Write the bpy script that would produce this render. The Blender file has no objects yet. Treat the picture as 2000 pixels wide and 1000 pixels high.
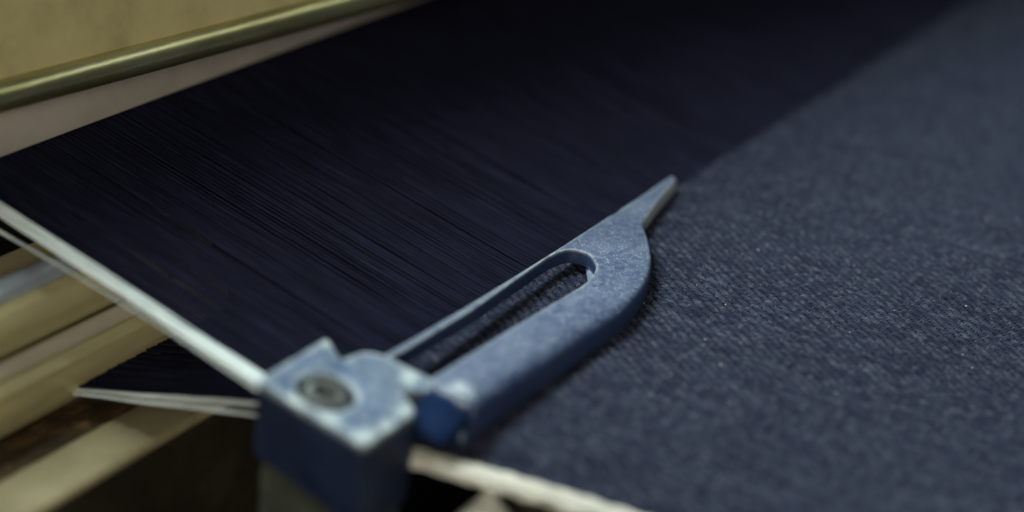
import bpy, bmesh, math, random
import numpy as np
from mathutils import Matrix, Vector

random.seed(4); rng = np.random.default_rng(4)
MM = 0.001
sc = bpy.context.scene

# ------------------------------------------------------------------ camera
# x runs along the weft (the fell of the cloth), y along the warp towards the reed, z up; cloth at z = 0
F = 3710.0
r1 = np.array([2475., -1490., F]); r1 /= np.linalg.norm(r1)
_e = math.atan2(247.5 + 1490*.995, F)
nn = np.array([.1*math.cos(_e), -.995*math.cos(_e), -math.sin(_e)])
nn -= r1*(nn@r1); nn /= np.linalg.norm(nn)
r2 = np.cross(nn, r1)
RM = np.stack([r1, r2, nn], 1)
CAM = -RM.T@(np.array([-400/F, 308/F, 1])*140.0)          # millimetres
cd = bpy.data.cameras.new('camera'); cam = bpy.data.objects.new('camera', cd)
sc.collection.objects.link(cam); sc.camera = cam
rt, dn, fw = RM[0], RM[1], RM[2]
M = Matrix(((rt[0], -dn[0], -fw[0], CAM[0]*MM), (rt[1], -dn[1], -fw[1], CAM[1]*MM),
            (rt[2], -dn[2], -fw[2], CAM[2]*MM), (0, 0, 0, 1)))
cam.matrix_world = M
cd.sensor_fit = 'HORIZONTAL'; cd.sensor_width = 36; cd.lens = F/2000*36
cd.clip_start = .005; cd.clip_end = 20
cd.dof.use_dof = True; cd.dof.focus_distance = .164; cd.dof.aperture_fstop = 11.8

def ray(u, v): return RM.T@np.array([(u-1000)/F, (v-500)/F, 1])
def on(u, v, z0=0., kx=0., ky=0.):                        # pixel -> point on the plane z = z0 + kx x + ky y
    N = np.array([-kx, -ky, 1.]); d = ray(u, v)
    return CAM + (N@(np.array([0, 0, z0]) - CAM))/(N@d)*d
def at_y(u, v, y):
    d = ray(u, v); return CAM + (y - CAM[1])/d[1]*d

# ------------------------------------------------------------------ light
w = bpy.data.worlds.new('World'); sc.world = w; w.use_nodes = True
bg = w.node_tree.nodes['Background']; bg.inputs[0].default_value = (.62, .78, 1.0, 1); bg.inputs[1].default_value = .05
def area(name, loc, aim, size, power, col, spread=180):
    l = bpy.data.lights.new(name, 'AREA'); l.shape = 'RECTANGLE'; l.size, l.size_y = size; l.energy = power; l.color = col; l.spread = math.radians(spread)
    o = bpy.data.objects.new(name, l); sc.collection.objects.link(o); o.location = loc
    o.rotation_euler = (Vector(aim) - Vector(loc)).to_track_quat('-Z', 'Y').to_euler()
area('ceiling_tube_lamp', (.022, .138, .235), (.042, -.024, 0), (.15, .11), .31, (.86, .98, 1.0), 76)     # beam narrowed so the far cloth falls darker
area('rail_highlight_fill', (.36, -.20, .42), (.04, .01, 0), (.7, .05), .34, (.92, 1.0, .90))  # unseen lamp added to lay a highlight along the sley rail
area('front_left_fill', (-.45, -.24, .17), (.0, .03, 0), (.22, .22), 1.25, (1.0, .94, .80))  # unseen fill added to brighten the sley panel and left rails
vs = sc.view_settings
vs.view_transform = 'Standard'; vs.look = 'None'; vs.exposure = 0; vs.gamma = 1; vs.use_curve_mapping = False

# ------------------------------------------------------------------ materials
class NT:
    def __init__(s, name):
        s.m = bpy.data.materials.new(name); s.m.use_nodes = True
        s.t = s.m.node_tree; s.b = s.t.nodes['Principled BSDF']
    def n(s, typ, **kw):
        x = s.t.nodes.new(typ)
        for k, v in kw.items():
            if k in x.inputs: x.inputs[k].default_value = v
            else: setattr(x, k, v)
        return x
    def l(s, a, b): s.t.links.new(a, b)
    def coord(s, scale=(1, 1, 1)):
        tc = s.n('ShaderNodeTexCoord'); mp = s.n('ShaderNodeMapping'); mp.inputs['Scale'].default_value = scale
        s.l(tc.outputs['Object'], mp.inputs['Vector']); return mp.outputs[0]
    def noise(s, vec, scale, detail=3, rough=.55):
        x = s.n('ShaderNodeTexNoise'); x.inputs['Scale'].default_value = scale; x.inputs['Detail'].default_value = detail
        x.inputs['Roughness'].default_value = rough; s.l(vec, x.inputs['Vector']); return x.outputs['Fac']
    def ramp(s, fac, *stops):
        x = s.n('ShaderNodeValToRGB'); r = x.color_ramp
        while len(r.elements) < len(stops): r.elements.new(.5)
        for e, (p, c) in zip(r.elements, stops):
            e.position = p; e.color = (*c, 1) if not isinstance(c, (int, float)) else (c, c, c, 1)
        s.l(fac, x.inputs[0]); return x.outputs[0]
    def mix(s, fac, a, b, mode='MIX'):
        x = s.n('ShaderNodeMix', data_type='RGBA', blend_type=mode)
        for sock, v in ((x.inputs[0], fac), (x.inputs[6], a), (x.inputs[7], b)):
            if hasattr(v, 'links'): s.l(v, sock)
            elif isinstance(v, (int, float)): sock.default_value = v
            else: sock.default_value = (*v, 1)
        return x.outputs[2]
    def math(s, op, a, b):
        x = s.n('ShaderNodeMath', operation=op)
        for sock, v in zip(x.inputs, (a, b)):
            if hasattr(v, 'links'): s.l(v, sock)
            else: sock.default_value = v
        return x.outputs[0]
    def bump(s, h, strength, dist):
        x = s.n('ShaderNodeBump'); x.inputs['Strength'].default_value = strength; x.inputs['Distance'].default_value = dist
        s.l(h, x.inputs['Height']); s.l(x.outputs[0], s.b.inputs['Normal'])
    def base(s, c):
        if hasattr(c, 'links'): s.l(c, s.b.inputs['Base Color'])
        else: s.b.inputs['Base Color'].default_value = (*c, 1)
    def set(s, **kw):
        for k, v in kw.items(): s.b.inputs[k.replace('_', ' ')].default_value = v

def yarn_mat(name, c0, c1, c2, along='y', st=.06, freq=3200, rough=.85, sheen=.3, mottle=.6, fleck=0., fcol=(.115, .128, .152)):
    t = NT(name); sx = (1, st, .3) if along == 'y' else (st, 1, .3)
    v = t.coord(sx); v2 = t.coord()
    a = t.noise(v, freq, 2); b = t.noise(v2, 650, 4, .65)
    col = t.ramp(a, (.3, c0), (.52, c1), (.75, c2))
    col = t.mix(t.ramp(b, (.46, 0), (.74, mottle)), col, c2)
    if fleck:
        col = t.mix(t.ramp(t.noise(v2, 1300, 5, .75), (.52, 0), (.70, fleck)), col, fcol)
    t.base(col); t.set(Roughness=rough, Sheen_Weight=sheen, Sheen_Roughness=.5, Specular_IOR_Level=.12)
    t.bump(t.noise(v2, 9000, 2), .5, .00006)
    return t.m
def metal_paint(name, dark, mid, light, wear, side_col, wear_amt=.8, rough=.5, metallic=.0, bev=.0005, tip=False, chips=()):
    t = NT(name); v = t.coord()
    a = t.noise(v, 180, 5, .6); b = t.noise(v, 1400, 4, .7); g = t.noise(v, 5200, 2, .6)
    col = t.ramp(a, (.3, dark), (.5, mid), (.72, light))
    col = t.mix(t.ramp(b, (.46, 0), (.66, .8)), col, light)
    col = t.mix(t.ramp(g, (.59, 0), (.71, .7)), col, wear)
    col = t.mix(t.ramp(g, (.22, .5), (.36, 0)), col, dark)
    # upward faces take the pale mottled tone; steep sides get a plain dark blue
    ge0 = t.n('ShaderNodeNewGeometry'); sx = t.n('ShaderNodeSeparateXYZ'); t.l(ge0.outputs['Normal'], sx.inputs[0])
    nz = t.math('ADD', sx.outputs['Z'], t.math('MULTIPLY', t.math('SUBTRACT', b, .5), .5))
    col = t.mix(t.ramp(nz, (.66, 0.), (.97, 1.)), t.mix(t.ramp(a, (.3, 0), (.7, .5)), side_col, dark), col)
    bv = t.n('ShaderNodeBevel', samples=4); bv.inputs['Radius'].default_value = bev
    ge = t.n('ShaderNodeNewGeometry')
    dp = t.n('ShaderNodeVectorMath', operation='DOT_PRODUCT')
    t.l(bv.outputs[0], dp.inputs[0]); t.l(ge.outputs['Normal'], dp.inputs[1])
    edge = t.ramp(dp.outputs['Value'], (.90, 1.), (.985, 0.))
    sb = t.n('ShaderNodeSeparateXYZ'); t.l(bv.outputs[0], sb.inputs[0])
    edge = t.math('MULTIPLY', edge, t.ramp(sb.outputs['Z'], (.12, 0.), (.40, 1.)))
    wn = t.noise(v, 420, 3, .6)
    ew = t.math('MULTIPLY', edge, t.ramp(t.mix(.5, wn, b), (.36, .25), (.50, wear_amt)))
    col = t.mix(ew, col, wear)
    for (cx, cy, rr) in chips:                             # paint chipped and rubbed away at the corners
        dv = t.n('ShaderNodeVectorMath', operation='DISTANCE'); cb = t.n('ShaderNodeCombineXYZ')
        sv = t.n('ShaderNodeSeparateXYZ'); t.l(v, sv.inputs[0]); t.l(sv.outputs['X'], cb.inputs[0]); t.l(sv.outputs['Y'], cb.inputs[1])
        t.l(cb.outputs[0], dv.inputs[0]); dv.inputs[1].default_value = (cx*MM, cy*MM, 0)
        q = t.math('ADD', t.math('MULTIPLY', dv.outputs['Value'], .5/(rr*MM)), t.math('MULTIPLY', t.math('SUBTRACT', t.mix(.5, wn, b), .5), 3.0))
        q = t.math('MULTIPLY', t.ramp(q, (.30, 1.), (.62, 0.)), t.ramp(sx.outputs['Z'], (.3, 0.), (.6, 1.)))
        col = t.mix(t.math('MULTIPLY', q, .8), col, wear)
    if tip:                                                # steep faces near the point take the pale edge colour
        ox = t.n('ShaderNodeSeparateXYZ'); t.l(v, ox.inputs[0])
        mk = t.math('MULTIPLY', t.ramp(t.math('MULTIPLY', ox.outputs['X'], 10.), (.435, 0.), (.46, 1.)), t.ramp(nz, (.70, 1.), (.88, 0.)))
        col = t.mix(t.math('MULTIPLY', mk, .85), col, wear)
    t.base(col); t.set(Metallic=metallic, Specular_IOR_Level=.3)
    t.l(t.ramp(b, (.3, rough-.12), (.7, rough+.15)), t.b.inputs['Roughness'])
    t.bump(t.mix(.5, t.noise(v, 2400, 4, .7), g), .35, .00010)
    return t.m
def plain_mat(name, c0, c1, c2, scale, rough, metallic=0., bump=.2, stretch=(1, 1, 1), bd=.0002, spec=.4):
    t = NT(name); v = t.coord(stretch)
    a = t.noise(v, scale, 5, .65)
    t.base(t.ramp(a, (.32, c0), (.52, c1), (.72, c2))); t.set(Roughness=rough, Metallic=metallic, Specular_IOR_Level=spec)
    t.bump(t.noise(v, scale*4, 3), bump, bd)
    return t.m
Mt = {}
Mt['warp'] = yarn_mat('indigo_yarn', (.0078, .0095, .023), (.015, .019, .039), (.048, .057, .084), sheen=.03, mottle=.55, fleck=.65)
Mt['ground'] = yarn_mat('far_indigo_cloth', (.005, .0065, .016), (.011, .013, .027), (.03, .036, .052), sheen=0, fleck=.4)
Mt['weft'] = yarn_mat('shaded_weft_yarn', (.003, .004, .009), (.008, .010, .020), (.03, .036, .055), 'x', sheen=.0, mottle=.3)  # near-black weft: shade of the gaps between floats put into its colour
Mt['shed'] = yarn_mat('dark_indigo_yarn', (.0028, .0032, .010), (.0058, .0064, .0185), (.013, .014, .034), st=.012, mottle=.10, sheen=0.0, rough=.85)
Mt['white'] = yarn_mat('white_selvage_yarn', (.50, .57, .55), (.70, .78, .75), (.82, .87, .84), freq=5200, st=.02)
Mt['cream'] = yarn_mat('cream_selvage_yarn', (.42, .40, .33), (.56, .54, .45), (.68, .65, .55), freq=3000)
Mt['lint'] = yarn_mat('lint', (.07, .085, .12), (.12, .14, .19), (.28, .30, .34))
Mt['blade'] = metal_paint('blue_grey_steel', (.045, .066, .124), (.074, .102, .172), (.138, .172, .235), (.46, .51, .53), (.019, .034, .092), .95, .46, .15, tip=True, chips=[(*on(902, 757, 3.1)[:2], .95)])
Mt['head'] = metal_paint('blue_grey_casting', (.03, .05, .11), (.075, .115, .195), (.19, .24, .28), (.48, .55, .53), (.005, .010, .030), .95, .5, .1, bev=.0011, chips=[(*on(u, v, 4.2, 0, .176)[:2], q) for u, v, q in ((716, 854, .9), (796, 806, .9), (760, 832, .7), (575, 782, .8), (640, 815, 1.0), (640, 670, .5), (800, 735, .8))])
Mt['navy'] = plain_mat('navy_web', (.004, .011, .034), (.006, .016, .048), (.010, .024, .064), 300, .9, spec=.04)
Mt['screw'] = plain_mat('grey_screw_steel', (.07, .08, .075), (.13, .14, .13), (.24, .25, .225), 700, .45, .35)
Mt['socket'] = plain_mat('shaded_socket', (.01, .012, .012), (.015, .018, .018), (.03, .03, .03), 900, .6)  # recess shade put into the socket's near-black colour
Mt['bracket'] = plain_mat('grey_green_bracket', (.025, .029, .022), (.048, .052, .039), (.075, .08, .06), 220, .5, .2)
Mt['olive'] = plain_mat('olive_painted_metal', (.42, .36, .17), (.56, .48, .225), (.62, .54, .28), 140, .5)
Mt['railm'] = plain_mat('worn_brassy_rail', (.30, .27, .13), (.48, .45, .23), (.66, .63, .38), 260, .28, .85, .1, (.2, 1, 1))
Mt['taupe'] = plain_mat('taupe_reed_wire', (.46, .40, .325), (.54, .475, .39), (.60, .53, .44), 120, .5, .1)
Mt['ochre'] = plain_mat('ochre_varnished_rail', (.34, .285, .135), (.56, .485, .255), (.70, .62, .37), 120, .26, .1, .1, (.15, 1, 1))
Mt['ridge'] = plain_mat('pale_ridge_highlight', (.48, .44, .31), (.66, .62, .48), (.76, .72, .59), 120, .3, .1, .1, (.15, 1, 1))  # bright streak of light along the rail, put into a pale colour
Mt['bluehighlight'] = plain_mat('bluish_highlight_rod', (.36, .40, .46), (.50, .55, .62), (.62, .67, .72), 200, .3, .4, .1, (.15, 1, 1))  # bluish highlight on the rail's top, painted as this rod's colour
Mt['brown'] = plain_mat('shaded_brown_front', (.018, .014, .008), (.035, .028, .016), (.06, .048, .028), 90, .6)  # shade on the ledge's front, put into a dark brown
Mt['rust'] = plain_mat('rusty_board', (.006, .004, .003), (.07, .042, .015), (.26, .16, .06), 420, .75, 0, .4, (.5, 1, 1), .0006)
Mt['beige'] = plain_mat('beige_painted_ledge', (.30, .25, .135), (.42, .365, .205), (.52, .455, .27), 110, .5, 0, .2)
Mt['plate'] = plain_mat('grey_green_plate', (.08, .085, .06), (.14, .145, .105), (.22, .22, .16), 160, .45, .2)
Mt['finger'] = plain_mat('cream_enamel', (.66, .64, .54), (.76, .74, .64), (.82, .80, .72), 200, .4)
Mt['dark'] = plain_mat('oily_dark_metal', (.004, .004, .004), (.008, .007, .006), (.016, .013, .010), 60, .6, .1)

# ------------------------------------------------------------------ helpers
def link(name, me, mat=None, parent=None, smooth=True):
    if mat: me.materials.append(mat)
    if smooth: me.shade_smooth()
    o = bpy.data.objects.new(name, me); sc.collection.objects.link(o)
    if parent:
        o.parent = parent; o.matrix_parent_inverse = Matrix.Translation(parent.location).inverted()
    return o
def tag(o, label=None, cat=None, group=None, kind=None):
    for k, v in (('label', label), ('category', cat), ('group', group), ('kind', kind)):
        if v: o[k] = v
    return o
def thing(name, loc, label, cat, group=None):
    o = bpy.data.objects.new(name, None); sc.collection.objects.link(o)
    o.empty_display_size = .005; o.location = Vector(loc)*MM
    return tag(o, label, cat, group)
def np_mesh(name, V, Q):
    me = bpy.data.meshes.new(name); V = np.asarray(V, np.float32)*MM; Q = np.asarray(Q, np.int32)
    me.vertices.add(len(V)); me.vertices.foreach_set('co', V.ravel())
    k = Q.shape[1]
    me.loops.add(Q.size); me.loops.foreach_set('vertex_index', Q.ravel())
    me.polygons.add(len(Q)); me.polygons.foreach_set('loop_start', np.arange(0, Q.size, k, dtype=np.int32))
    me.update(calc_edges=True); me.validate(); return me
def strips(P, closed):
    """P: (yarns, samples, ring, 3) -> verts, quads"""
    n, s, r, _ = P.shape
    idx = np.arange(n*s*r).reshape(n, s, r)
    if closed: idx = np.concatenate([idx, idx[:, :, :1]], 2)
    q = np.stack([idx[:, :-1, :-1], idx[:, :-1, 1:], idx[:, 1:, 1:], idx[:, 1:, :-1]], -1)
    return P.reshape(-1, 3), q.reshape(-1, 4)
def tubes(path, rad, ring=6, flat=1.0):
    """path (n,s,3), rad (n,s) running mostly along y -> closed tubes"""
    a = np.linspace(0, 2*np.pi, ring, endpoint=False)
    t = np.gradient(path, axis=1); t /= np.linalg.norm(t, axis=-1, keepdims=True)
    up = np.array([0, 0, 1.]); sd = np.cross(t, up); sd /= np.linalg.norm(sd, axis=-1, keepdims=True); u2 = np.cross(sd, t)
    P = path[:, :, None] + rad[:, :, None, None]*(np.cos(a)[None, None, :, None]*sd[:, :, None] + flat*np.sin(a)[None, None, :, None]*u2[:, :, None])
    return strips(P, True)
def snoise(shape, k):
    """smooth 1-d noise along the last axis, k samples per knot"""
    n = shape[-1]; m = n//k + 4
    kn = rng.normal(size=shape[:-1] + (m,)); x = np.arange(n)/k; i = x.astype(int); f = x - i; f = f*f*(3-2*f)
    return kn[..., i]*(1-f) + kn[..., i+1]*f
def round_poly(pts, rads, seg=6):
    out = []; n = len(pts)
    for i, p in enumerate(pts):
        p = np.array(p[:2], float); a = np.array(pts[i-1][:2]) - p; b = np.array(pts[(i+1) % n][:2]) - p
        r = rads[i] if hasattr(rads, '__len__') else rads
        la, lb = np.linalg.norm(a), np.linalg.norm(b); r = min(r, la*.45, lb*.45)
        if r < 1e-4: out.append(p); continue
        A = p + a/la*r; B = p + b/lb*r
        for k in range(seg+1):
            s = k/seg; out.append((1-s)**2*A + 2*s*(1-s)*p + s*s*B)
    return np.array(out)
def resample(P, step):
    out = []; n = len(P)
    for i in range(n):
        a, b = P[i], P[(i+1) % n]; m = max(1, int(np.linalg.norm(b-a)/step))
        out += [a + (b-a)*k/m for k in range(m)]
    return np.array(out)
def ccw(P):
    x, y = P[:, 0], P[:, 1]
    return P if np.sum(x*np.roll(y, -1) - y*np.roll(x, -1)) > 0 else P[::-1].copy()
def inward(P):
    t = np.roll(P, -1, 0) - np.roll(P, 1, 0); t /= np.linalg.norm(t, axis=1, keepdims=True)
    return np.stack([-t[:, 1], t[:, 0]], 1)
def plate(name, outline, holes, ztop, zbot, wfun, hfun, steps=5, linear=lambda x, y: False):
    """solid plate: outline with a rounded rim (width wfun, height hfun), holes with a small rim of their own"""
    bm = bmesh.new(); P = ccw(outline); N = inward(P)
    def ring(L, z): return [bm.verts.new((x*MM, y*MM, zz*MM)) for (x, y), zz in zip(L, z)]
    def skin(a, b, flip=False):
        n = len(a)
        for i in range(n):
            f = (a[i], a[(i+1) % n], b[(i+1) % n], b[i])
            bm.faces.new(f[::-1] if flip else f)
    wv = np.array([wfun(*p) for p in P]); hv = np.array([hfun(*p) for p in P])
    lin = np.array([linear(*p) for p in P])
    zt = lambda L: np.array([ztop(*p) for p in L]); zb = lambda L: np.array([zbot(*p) for p in L])
    bot = ring(P, zb(P)); prev = bot
    for k in range(steps+1):
        a = math.pi/2*k/steps; q = k/steps
        L = P + N*(wv*np.where(lin, q, 1-math.cos(a)))[:, None]
        cur = ring(L, zt(L) - hv*np.where(lin, 1-q, 1-math.sin(a))); skin(prev, cur); prev = cur
    top_edges = []; bot_edges = []
    def eds(vs):
        return [bm.edges.get((vs[i], vs[(i+1) % len(vs)])) or bm.edges.new((vs[i], vs[(i+1) % len(vs)])) for i in range(len(vs))]
    top_edges += eds(prev); bot_edges += eds(bot)
    for H in holes:
        H = ccw(H); NH = -inward(H); rim = .12
        L0 = H + NH*rim; a = ring(L0, zt(L0)); L1 = H + NH*rim*.3; b = ring(L1, zt(L1) - rim*.3); c = ring(H, zt(H)-rim)
        d = ring(H, np.maximum(zb(H), -99)); skin(a, b, True); skin(b, c, True); skin(c, d, True)
        for ls in (a, b, c, d): pass
        top_edges += eds(a); bot_edges += eds(d)
    bmesh.ops.triangle_fill(bm, use_beauty=True, use_dissolve=False, edges=top_edges)
    bmesh.ops.triangle_fill(bm, use_beauty=True, use_dissolve=False, edges=bot_edges)
    bmesh.ops.recalc_face_normals(bm, faces=bm.faces)
    me = bpy.data.meshes.new(name); bm.to_mesh(me); bm.free()
    return me
def sharp(o, deg=40):
    o.data.shade_smooth(); o.data.set_sharp_from_angle(angle=math.radians(deg)); return o
def box(name, lo, hi, mat, parent=None, bevel=.3, seg=2):
    bm = bmesh.new(); bmesh.ops.create_cube(bm, size=1)
    for v in bm.verts:
        v.co = Vector([((lo[i]+hi[i])/2 + v.co[i]*(hi[i]-lo[i]))*MM for i in range(3)])
    if bevel: bmesh.ops.bevel(bm, geom=bm.edges[:], offset=bevel*MM, segments=seg, profile=.5, affect='EDGES')
    me = bpy.data.meshes.new(name); bm.to_mesh(me); bm.free()
    return sharp(link(name, me, mat, parent), 50)
def extrude_x(name, prof, x0, x1, mat, parent=None, n=2):
    xs = np.linspace(x0, x1, n); prof = np.array(prof)
    P = np.array([[[(x, y, z) for y, z in prof]] for x in xs]).reshape(1, n, len(prof), 3)
    V, Q = strips(P, True); me = np_mesh(name, V, Q)
    bm = bmesh.new(); bm.from_mesh(me)
    bmesh.ops.holes_fill(bm, edges=[e for e in bm.edges if e.is_boundary]); bmesh.ops.recalc_face_normals(bm, faces=bm.faces)
    bm.to_mesh(me); bm.free()
    return sharp(link(name, me, mat, parent), 38)

# ------------------------------------------------------------------ setting: the dark loom bed far below
o = box('loom_bed', (-300, -300, -46), (500, 300, -40), Mt['dark'], None, 1)
tag(o, kind='structure')

# ------------------------------------------------------------------ cloth
PX, PY = .255, .295
def x_edge(y):                                            # where the selvage runs
    y = np.asarray(y, float)
    s = np.clip((1.5 - y)/5.0, 0, 1); s = s*s*(3-2*s)
    return 2.25*s + np.clip(-8.5 - y, 0, None)*.19
def shift(x, y): return x + x_edge(y)*np.exp(-x/22.)
def cloth_z(x, y):
    s = np.clip((1.0 - y)/4.0, 0, 1)
    dip = -1.5*s*np.exp(-np.clip(x, 0, None)/3.2)
    und = .22*np.sin(x/13.+y/17.) + .16*np.sin(x/7.3-y/9.+1.) + .10*np.sin(y/4.1+x/21.)
    return dip + und*np.clip(-(y+9)/14, 0, 1)
cloth = thing('denim_cloth', (60, -30, 0), 'dark indigo twill cloth with a pale selvage, stretched under the slotted blade', 'fabric')
NE, NP_ = 610, 186
def build_cloth():
    # warp ends: over three picks, under one, the step moving one end per pick (right-hand twill)
    per = 2; S = NP_*per
    ends = np.arange(NE); smp = np.arange(S)/per
    j = smp.astype(int); f = smp - j
    def lvl(jj): return np.where((ends[:, None] + jj[None, :]) % 4 == 0, -1., 1.)
    l0, l1 = lvl(j), lvl(j+1); ff = f*f*(3-2*f)
    L = l0*(1-ff) + l1*ff
    y = -smp*PY; xb = ends*PX + .55
    X = np.repeat(xb[:, None], S, 1) + rng.normal(0, .014, (NE, 1)) + .02*snoise((NE, S), 18)
    X = X + .045*np.where(L < 0, 0, 1)*0
    Y = np.repeat(y[None], NE, 0) + .03*snoise((NE, S), 9)
    Z = cloth_z(X, Y) + np.where(L > 0, .085*L, .19*L) + .010*snoise((NE, S), 5)
    rad = .112*(1 + .10*snoise((NE, S), 22) + .06*rng.normal(size=(NE, 1)))
    rad = rad*(.80 + .20*(L*.5+.5))
    a = np.radians([-12, 55, 125, 192])
    XX = shift(X, Y)
    P = np.stack([XX[..., None] + rad[..., None]*np.cos(a), np.repeat(Y[..., None], 4, -1), Z[..., None] + .8*rad[..., None]*np.sin(a)], -1)
    V, Q = strips(P, False)
    o = link('warp_yarns', np_mesh('warp_yarns', V, Q), Mt['warp'], cloth); tag(o, kind='stuff')
    # weft
    per = 1; S = NE*per; picks = np.arange(NP_); smp = np.arange(S)/per; i = smp.astype(int); f = smp - i
    def wl(ii): return np.where((ii[None, :] + picks[:, None]) % 4 == 0, 1., -1.)
    ff = f*f*(3-2*f); L = wl(i)*(1-ff) + wl(i+1)*ff
    X = np.repeat((smp*PX+.55)[None], NP_, 0); Y = np.repeat(-(picks*PY)[:, None], S, 1) + .03*snoise((NP_, S), 12)
    Z = cloth_z(X, Y) + np.where(L > 0, .04*L, .08*L) - .02
    rad = .118*(1 + .1*snoise((NP_, S), 14)); XX = shift(X, Y)
    a = np.radians([-5, 90, 185])
    P = np.stack([np.repeat(XX[..., None], 3, -1), Y[..., None] + rad[..., None]*np.cos(a)*1.05, Z[..., None] + .72*rad[..., None]*np.sin(a)], -1)
    V, Q = strips(P, False); o = link('weft_yarns', np_mesh('weft_yarns', V, Q[:, ::-1]), Mt['weft'], cloth); tag(o, kind='stuff')
build_cloth()
gx = np.linspace(.3, 260, 140); gy = np.linspace(-.3, -130, 110)
GX, GY = np.meshgrid(gx, gy, indexing='ij')
o = link('cloth_ground', np_mesh('cloth_ground', *strips(np.stack([shift(GX, GY), GY, cloth_z(GX, GY)-.13], -1)[None], False)), Mt['ground'], cloth)
tag(o, kind='stuff')
# pale selvage: a rolled cord of thick ends along the cloth's edge
yy = np.linspace(0, -100, 260)
for k in range(7):
    t = k/6; ang = math.pi*t
    ox = .80 - .75*(1-math.cos(ang)) ; oz = -.05 + .62*math.sin(ang)
    ph = k*1.9
    path = np.stack([x_edge(yy) + ox + .05*np.sin(yy*2.2+ph), yy, cloth_z(np.zeros_like(yy), yy) + oz + .06*np.sin(yy*2.9+ph*2) - .15], -1)[None]
    V, Q = tubes(path, np.full((1, 260), .26)*(1+.10*snoise((1, 260), 6)), 8)
    link('selvage_thread', np_mesh('selvage_thread', V, Q), Mt['cream'], cloth)

# lint standing on the cloth
def build_lint(n):
    x = rng.uniform(1, 155, n); y = rng.uniform(-53, 0, n); X0 = shift(x, y); z = cloth_z(x, y) + .13
    th = rng.uniform(0, 2*np.pi, n); ln = rng.uniform(.2, .9, n); S = 5; s = np.linspace(0, 1, S)
    curl = rng.normal(0, 1.6, n); h = rng.uniform(.05, .42, n)
    ang = th[:, None] + curl[:, None]*s
    px = X0[:, None] + np.cumsum(np.cos(ang), 1)*ln[:, None]/S; py = y[:, None] + np.cumsum(np.sin(ang), 1)*ln[:, None]/S
    pz = z[:, None] + h[:, None]*np.sin(np.pi*s*rng.uniform(.5, 1, n)[:, None])
    path = np.stack([px, py, pz], -1); path += 1e-5
    V, Q = tubes(path, np.full((n, S), .010)*rng.uniform(.7, 1.5, (n, 1)), 3)
    o = link('lint_fibres', np_mesh('lint_fibres', V, Q), Mt['lint'], cloth); tag(o, kind='stuff')
    m = 240; x = rng.uniform(1, 155, m); y = rng.uniform(-53, 0, m)
    c = np.stack([shift(x, y), y, cloth_z(x, y) + .14], -1); r = rng.uniform(.03, .10, m)
    S = 5; s = np.linspace(-1, 1, S); th = rng.uniform(0, np.pi, m)
    path = c[:, None] + np.stack([np.cos(th)[:, None]*s*r[:, None], np.sin(th)[:, None]*s*r[:, None], .02*np.cos(s*2)[None].repeat(m, 0)], -1)
    V, Q = tubes(path, r[:, None]*np.sqrt(1.02-s*s)[None]*.6, 5)
    o = link('lint_specks', np_mesh('lint_specks', V, Q), Mt['cream'], cloth); tag(o, kind='stuff')
build_lint(4200)

# ------------------------------------------------------------------ warp sheet (upper and lower shed)
Y_REED = 36.6
def shed(name, ang, x0, x1, pitch, y1, rad, label_parent, zj=.12, keep=1.0, S=26):
    xs = np.arange(x0, x1, pitch); xs = xs[rng.random(len(xs)) < keep]; n = len(xs)
    s = np.linspace(0, 1, S); y = -.6 + s*(y1+.6)
    tz = math.tan(math.radians(ang))
    dent = np.round(xs/(pitch*4))*pitch*4                              # ends drawn four to a reed dent
    X = xs[:, None] + (dent-xs)[:, None]*.10*s + np.where(np.arange(n) % 2, -.042, .042)[:, None] + rng.normal(0, .016, (n, 1)) + .012*snoise((n, S), 7)
    lay = rng.normal(0, zj, (n, 1))
    Z = .12 + np.clip(y, 0, None)*tz + lay*np.clip(y/8, 0, 1)*np.clip((42-y)/14, .25, 1) + .018*snoise((n, S), 5)
    Yv = np.repeat(y[None], n, 0)
    path = np.stack([shift(X, Yv), Yv, Z], -1)
    V, Q = tubes(path, rad*(1 + .07*snoise((n, S), 4) + .08*rng.normal(size=(n, 1))), 6)
    o = link(name, np_mesh(name, V, Q), Mt['shed'], label_parent); return tag(o, kind='stuff')
sheet = thing('warp_sheet', (60, 18, 2), 'fine dark indigo warp threads running from the cloth back to the reed', 'warp')
shed('upper_warp_threads', 12.0, .5, 215, PX, Y_REED+6, .118, sheet, .045)
shed('lower_warp_threads', -16.0, .5, 110, PX*1.2, Y_REED, .13, sheet, .05, 1, 12)

def bundle(name, specs, label, mat):
    e = thing(name, (0, 15, 0), label, 'thread bundle')
    for (xa, xb, za, ang, y0, y1, r, sag, conv) in specs:
        S = 60; s = np.linspace(0, 1, S); y = y0 + s*(y1-y0)
        x = xa + (xb-xa)*s + .05*snoise((S,), 9)
        z = za*(1-s*conv) + y*math.tan(math.radians(ang)) - sag*y*y + .035*snoise((S,), 7)
        V, Q = tubes(np.stack([x, y, z], -1)[None], np.full((1, S), r)*(1+.10*snoise((1, S), 5)), 7)
        link('selvage_thread', np_mesh('selvage_thread', V, Q), mat, e)
    return e
sp = []
for k in range(12):
    t = k/11
    sp.append((.80-1.35*t, .60-1.1*t + random.uniform(-.1, .1), .15+random.uniform(-.1, .15), 12.1+random.uniform(-.3, .3), 1.6, 43, .13, 0, 0))
for k in range(4):
    t = k/3
    sp.append((-.25-.45*t, .0-.5*t + random.uniform(-.1, .1), -.15, 11.9+random.uniform(-.3, .3), 1.6, 43, .065, .0013+random.uniform(-.0003, .0004), 0))
bundle('selvage_thread_bundle', sp, 'thick bundle of white selvage threads rising from the block to the upper left', Mt['white'])
sp = []
for k in range(8):
    t = k/7
    sp.append((.45-.8*t, .55-.3*t, (.42 if k < 5 else -.42)+random.uniform(-.1, .1), -16.6+random.uniform(-.12, .12), 1.6, 33, .085, 0, 1))
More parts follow.
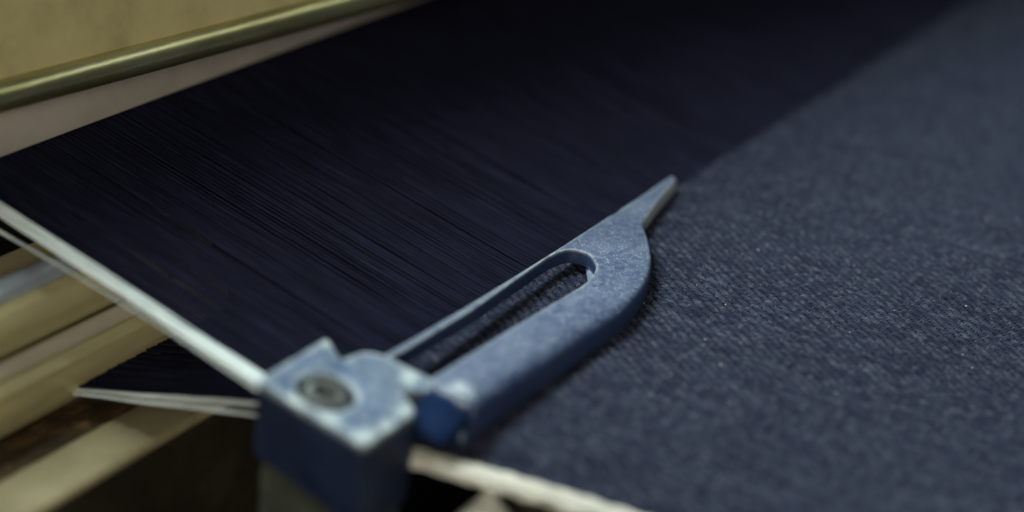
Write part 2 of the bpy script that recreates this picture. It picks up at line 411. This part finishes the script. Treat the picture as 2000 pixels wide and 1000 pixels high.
bundle('selvage_thread_bundle', sp, 'thin pair of white selvage threads low beside the block, below the thick bundle', Mt['white'])

# ------------------------------------------------------------------ temple: slotted blade on a block
temple = thing('loom_temple', (20, -6, .3), 'blue-grey steel loom temple with a slotted pointed blade and screwed block', 'loom temple')
def zt_blade(x, y): return 3.2 - .028*x
B = lambda u, v: on(u, v, 3.2, -.028)[:2]
back = [B(750, 693), B(900, 603.5), B(1000, 541), B(1100, 478), B(1180, 427), B(1250, 383)]
tip = [B(1311, 342), B(1323, 349)]
front = [B(1292, 384), B(1262, 424), B(1257, 436), B(1270, 470), B(1276, 512), B(1262, 556), B(1225, 600)]
yb = -11.6
front += [np.array((22., yb)), np.array((3.3, yb+.1))]
left = [np.array((3.5, -8.0)), np.array((4.4, -6.4)), np.array((4.2, -2.2))]
outl = round_poly(back + tip + front + left, [0, .1, .1, .1, 1, 1, .35, .3, 2, 2.2, 1.5, 3, 3, 3, 3, 1.2, .5, .5, .5, .2], 7)
outl = resample(outl, .6)
sl = [B(700, 752), B(1108, 487), B(1160, 492), B(1166, 535), B(800, 765)]
slot_pts = [np.array((5.6, -2.75)), np.array((18., -2.65)), B(1075, 499), B(1112, 485), B(1150, 494), B(1168, 520), B(1148, 551), B(1000, 640), np.array((5.6, -6.8))]
slot = resample(round_poly(slot_pts, [.5, .2, 1.6, 1.6, 1.6, 1.6, 1.6, .2, .5], 8), .5)
def wf(x, y):                                              # broad rounded shoulder along the front of the bar
    if x < 4.6 and y < -6: return 1.25
    if y < -8.5: return 2.1*min(1, max(.25, (39-x)/18.))
    if y < -3 and x > 30: return .45
    if x > 44 and y < -.9: return .30
    return .22
def hf(x, y):
    if x < 4.6 and y < -6: return 2.7
    if y < -8.5: return 1.7*min(1, max(.3, (39-x)/18.))
    if y < -3 and x > 30: return .5
    if x > 44 and y < -.9: return .55
    return .22
def zb_blade(x, y):
    if y < -8 and x < 36: return .35
    return max(.42, zt_blade(x, y) - 1.3)
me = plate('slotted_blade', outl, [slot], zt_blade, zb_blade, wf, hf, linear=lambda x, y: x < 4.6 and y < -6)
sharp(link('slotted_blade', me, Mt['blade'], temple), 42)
# block, its top tipped towards the front
KY = .176
def zt_head(x, y): return 4.2 + KY*y
H = lambda u, v: on(u, v, 4.2, 0, KY)[:2]
hp = [H(498, 741), H(640, 655), H(666, 699), H(712, 682), H(752, 690), H(800, 716), H(868, 748), H(835, 768), H(785, 764), H(814, 797), H(806, 812), H(713, 872)]
ho = resample(round_poly(hp, [.5, .8, .3, .9, .6, .8, .6, .5, .5, .4, .5, .7], 6), .35)
sc_c = H(637, 766); R0 = 2.15
ang = np.linspace(0, 2*np.pi, 40, endpoint=False)
hole = np.stack([sc_c[0] + R0*np.cos(ang), sc_c[1] + R0*np.sin(ang)], 1)
me = plate('block_cap', ho, [hole], zt_head, lambda x, y: zt_head(x, y) - (2.3 if x > 2.1 else 6.2 - .10*y), lambda x, y: .35, lambda x, y: .35, 4)
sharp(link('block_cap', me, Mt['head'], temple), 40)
# neck: a dark navy web that ramps from the bar's end down to the block's corner
nv = [(4.45, -6.9, 2.80), (4.35, -11.3, 2.75), (1.95, -10.6, .50), (1.95, -8.45, .95), (2.3, -7.6, 1.5), (4.45, -6.9, .42), (4.35, -11.3, .40), (1.95, -10.6, .40), (1.95, -8.45, .40), (2.3, -7.6, .42)]
bm = bmesh.new(); vs_ = [bm.verts.new(Vector(p)*MM) for p in nv]
bm.faces.new(vs_[:5]); bm.faces.new(vs_[5:][::-1])
for k in range(5): bm.faces.new((vs_[k], vs_[k+5], vs_[(k+1) % 5 + 5], vs_[(k+1) % 5]))
bmesh.ops.bevel(bm, geom=bm.edges[:], offset=.12*MM, segments=2, profile=.5, affect='EDGES')
bmesh.ops.recalc_face_normals(bm, faces=bm.faces); nm = bpy.data.meshes.new('neck'); bm.to_mesh(nm); bm.free()
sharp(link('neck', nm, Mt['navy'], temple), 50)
# lower bracket, set slightly inside the cap
bp = np.array([(-4.5, .8), (-.6, .8), (-.6, -2.6), (1.6, -3.4), (1.6, -7.8), (-4.6, -8.1)])
me = plate('bracket', resample(round_poly(bp, .5, 4), 1.), [], lambda x, y: -1.2+KY*y*.6, lambda x, y: -30., lambda x, y: .2, lambda x, y: .2, 2)
sharp(link('bracket', me, Mt['bracket'], temple), 40)
# socket screw in its counterbore
def lathe(name, prof, c, mat, parent, nseg=36, tilt=True):
    a = np.linspace(0, 2*np.pi, nseg, endpoint=False)
    P = np.array([[[c[0]+r*math.cos(t), c[1]+r*math.sin(t), 0] for t in a] for r, z in prof])
    for k, (r, z) in enumerate(prof): P[k, :, 2] = z + zt_head(P[k, :, 0], P[k, :, 1])
    V, Q = strips(P[None], True); me = np_mesh(name, V, Q)
    bm = bmesh.new(); bm.from_mesh(me); bmesh.ops.holes_fill(bm, edges=[e for e in bm.edges if e.is_boundary]); bmesh.ops.recalc_face_normals(bm, faces=bm.faces); bm.to_mesh(me); bm.free()
    return sharp(link(name, me, mat, parent), 35)
screw = lathe('screw', [(2.14, -2.0), (2.14, -1.5), (1.62, -1.5), (1.62, -.12), (1.52, .04), (1.42, .08), (1.0, .08), (.90, -.02), (.86, -.10), (.82, -1.1)], sc_c, Mt['screw'], temple)
lathe('socket', [(.86, -1.2), (.84, -.50), (.3, -.54)], sc_c, Mt['socket'], screw, 6)

# ------------------------------------------------------------------ sley: reed, cap rail and panel at the back
capr = thing('loom_sley', (40, 33, 8), 'olive and taupe metal sley with a shiny rounded rail, at the upper left', 'loom beam')
box('lower_board', (-45, 36.3, 8.12), (260, 40.0, 14.4), Mt['taupe'], capr, .25)
box('reed_backing', (-45, 43.6, -40), (260, 47., 8.0), Mt['dark'], capr, .3)
A = on(0, 188, 13.8); Bq = on(830, -31, 13.8); d = (Bq-A); d /= np.linalg.norm(d)
S = 40; s = np.linspace(-40, 175, S); path = (A[None] + s[:, None]*d)[None]
V, Q = tubes(path, np.full((1, S), 1.36), 20)
link('rounded_rail', np_mesh('rounded_rail', V, Q), Mt['railm'], capr)
def slab(name, A, d, s0, s1, prof, mat, parent):
    P = np.array([[A + d*s + np.array([0, y, z]) for y, z in prof] for s in (s0, s1)])[None]
    V, Q = strips(P, True); me = np_mesh(name, V, Q)
    bm = bmesh.new(); bm.from_mesh(me); bmesh.ops.holes_fill(bm, edges=[e for e in bm.edges if e.is_boundary]); bmesh.ops.recalc_face_normals(bm, faces=bm.faces); bm.to_mesh(me); bm.free()
    return sharp(link(name, me, mat, parent), 40)
slab('light_stop', A, d, -40, 175, [(1.9, .75), (28, .75), (28, 1.9), (1.9, 1.9)], Mt['olive'], capr)  # unseen slab added to keep lamp light off the warp
pn = slab('panel', A, d, -40, 175, [(.2, 0.4), (1.6, .2), (8.6, 42), (6.6, 42)], Mt['olive'], capr)

# ------------------------------------------------------------------ rails and ledge at the lower left
rails = thing('grooved_rail', (-15, 28, -7), 'ochre grooved rail with a bluish highlight rod on top, behind the white selvage threads', 'rail')
def px_prof(pr): return [tuple(at_y(0, v, y)[1:]) for v, y in pr]
p1 = px_prof([(858, 24.2), (846, 23.2), (815, 22.9), (780, 23.2), (752, 24.0), (742, 24.6)]); p1 += [(34.0, p1[-1][1]), (34.0, p1[0][1])]
extrude_x('lower_body', p1, -60, 19, Mt['ochre'], rails)
p2 = px_prof([(700, 25.6), (690, 25.0), (655, 25.0), (620, 25.6), (598, 26.6), (592, 28.0)]); p2 += [(34.0, p2[-1][1]), (34.0, p2[0][1])]
extrude_x('upper_body', p2, -60, 19, Mt['ochre'], rails)
def rod(name, v, y, rad, mat):
    c = at_y(0, v, y); a = np.linspace(0, 2*np.pi, 20, endpoint=False)
    return extrude_x(name, [(c[1]+rad*math.cos(t), c[2]+rad*math.sin(t)) for t in a], -60, 19, mat, rails)
rod('ridge_highlight', 728, 25.0, .75, Mt['ridge'])
rod('highlight_rod', 575, 28.2, 1.15, Mt['bluehighlight'])
led = thing('painted_ledge', (-10, 17, -20), 'worn beige ledge with a rusty strip behind it at the lower left', 'ledge')
box('ledge_top', (-70, 14.6, -9.2), (24, 19.6, -8.0), Mt['beige'], led, .55)
box('ledge_front', (-70, 15.0, -24), (24, 19.5, -9.25), Mt['brown'], led, .3)
box('rusty_strip', (-70, 19.7, -24), (24, 25.5, -8.9), Mt['rust'], led, .3)

# ------------------------------------------------------------------ under the cloth, in front
o = box('support_plate', (-2.5, -34, -14), (60, -9.5, -7.5), Mt['plate'], None, .8)
tag(o, 'grey-green metal plate below the selvage, right of the block', 'plate')
apex = on(958, 948, -3.0); base = on(945, 1060, -7.0)
ax = (base-apex); Ln = np.linalg.norm(ax); ax /= Ln
e1 = np.cross(ax, [0, 0, 1.]); e1 /= np.linalg.norm(e1); e2 = np.cross(e1, ax)
ringa = np.linspace(0, 2*np.pi, 24, endpoint=False)
prof = [(0, .02), (.15, .2), (.5, .5), (1.2, 1.1), (2.5, 2.4), (4.5, 3.2), (7.5, 3.6)]
P = np.array([[apex + ax*t + r*(math.cos(q)*e1 + math.sin(q)*e2) for q in ringa] for t, r in prof])[None]
V, Q = strips(P, True); o = link('guide_finger', np_mesh('guide_finger', V, Q), Mt['finger'])
tag(o, 'cream pointed finger just below the pale selvage at the bottom edge', 'guide')
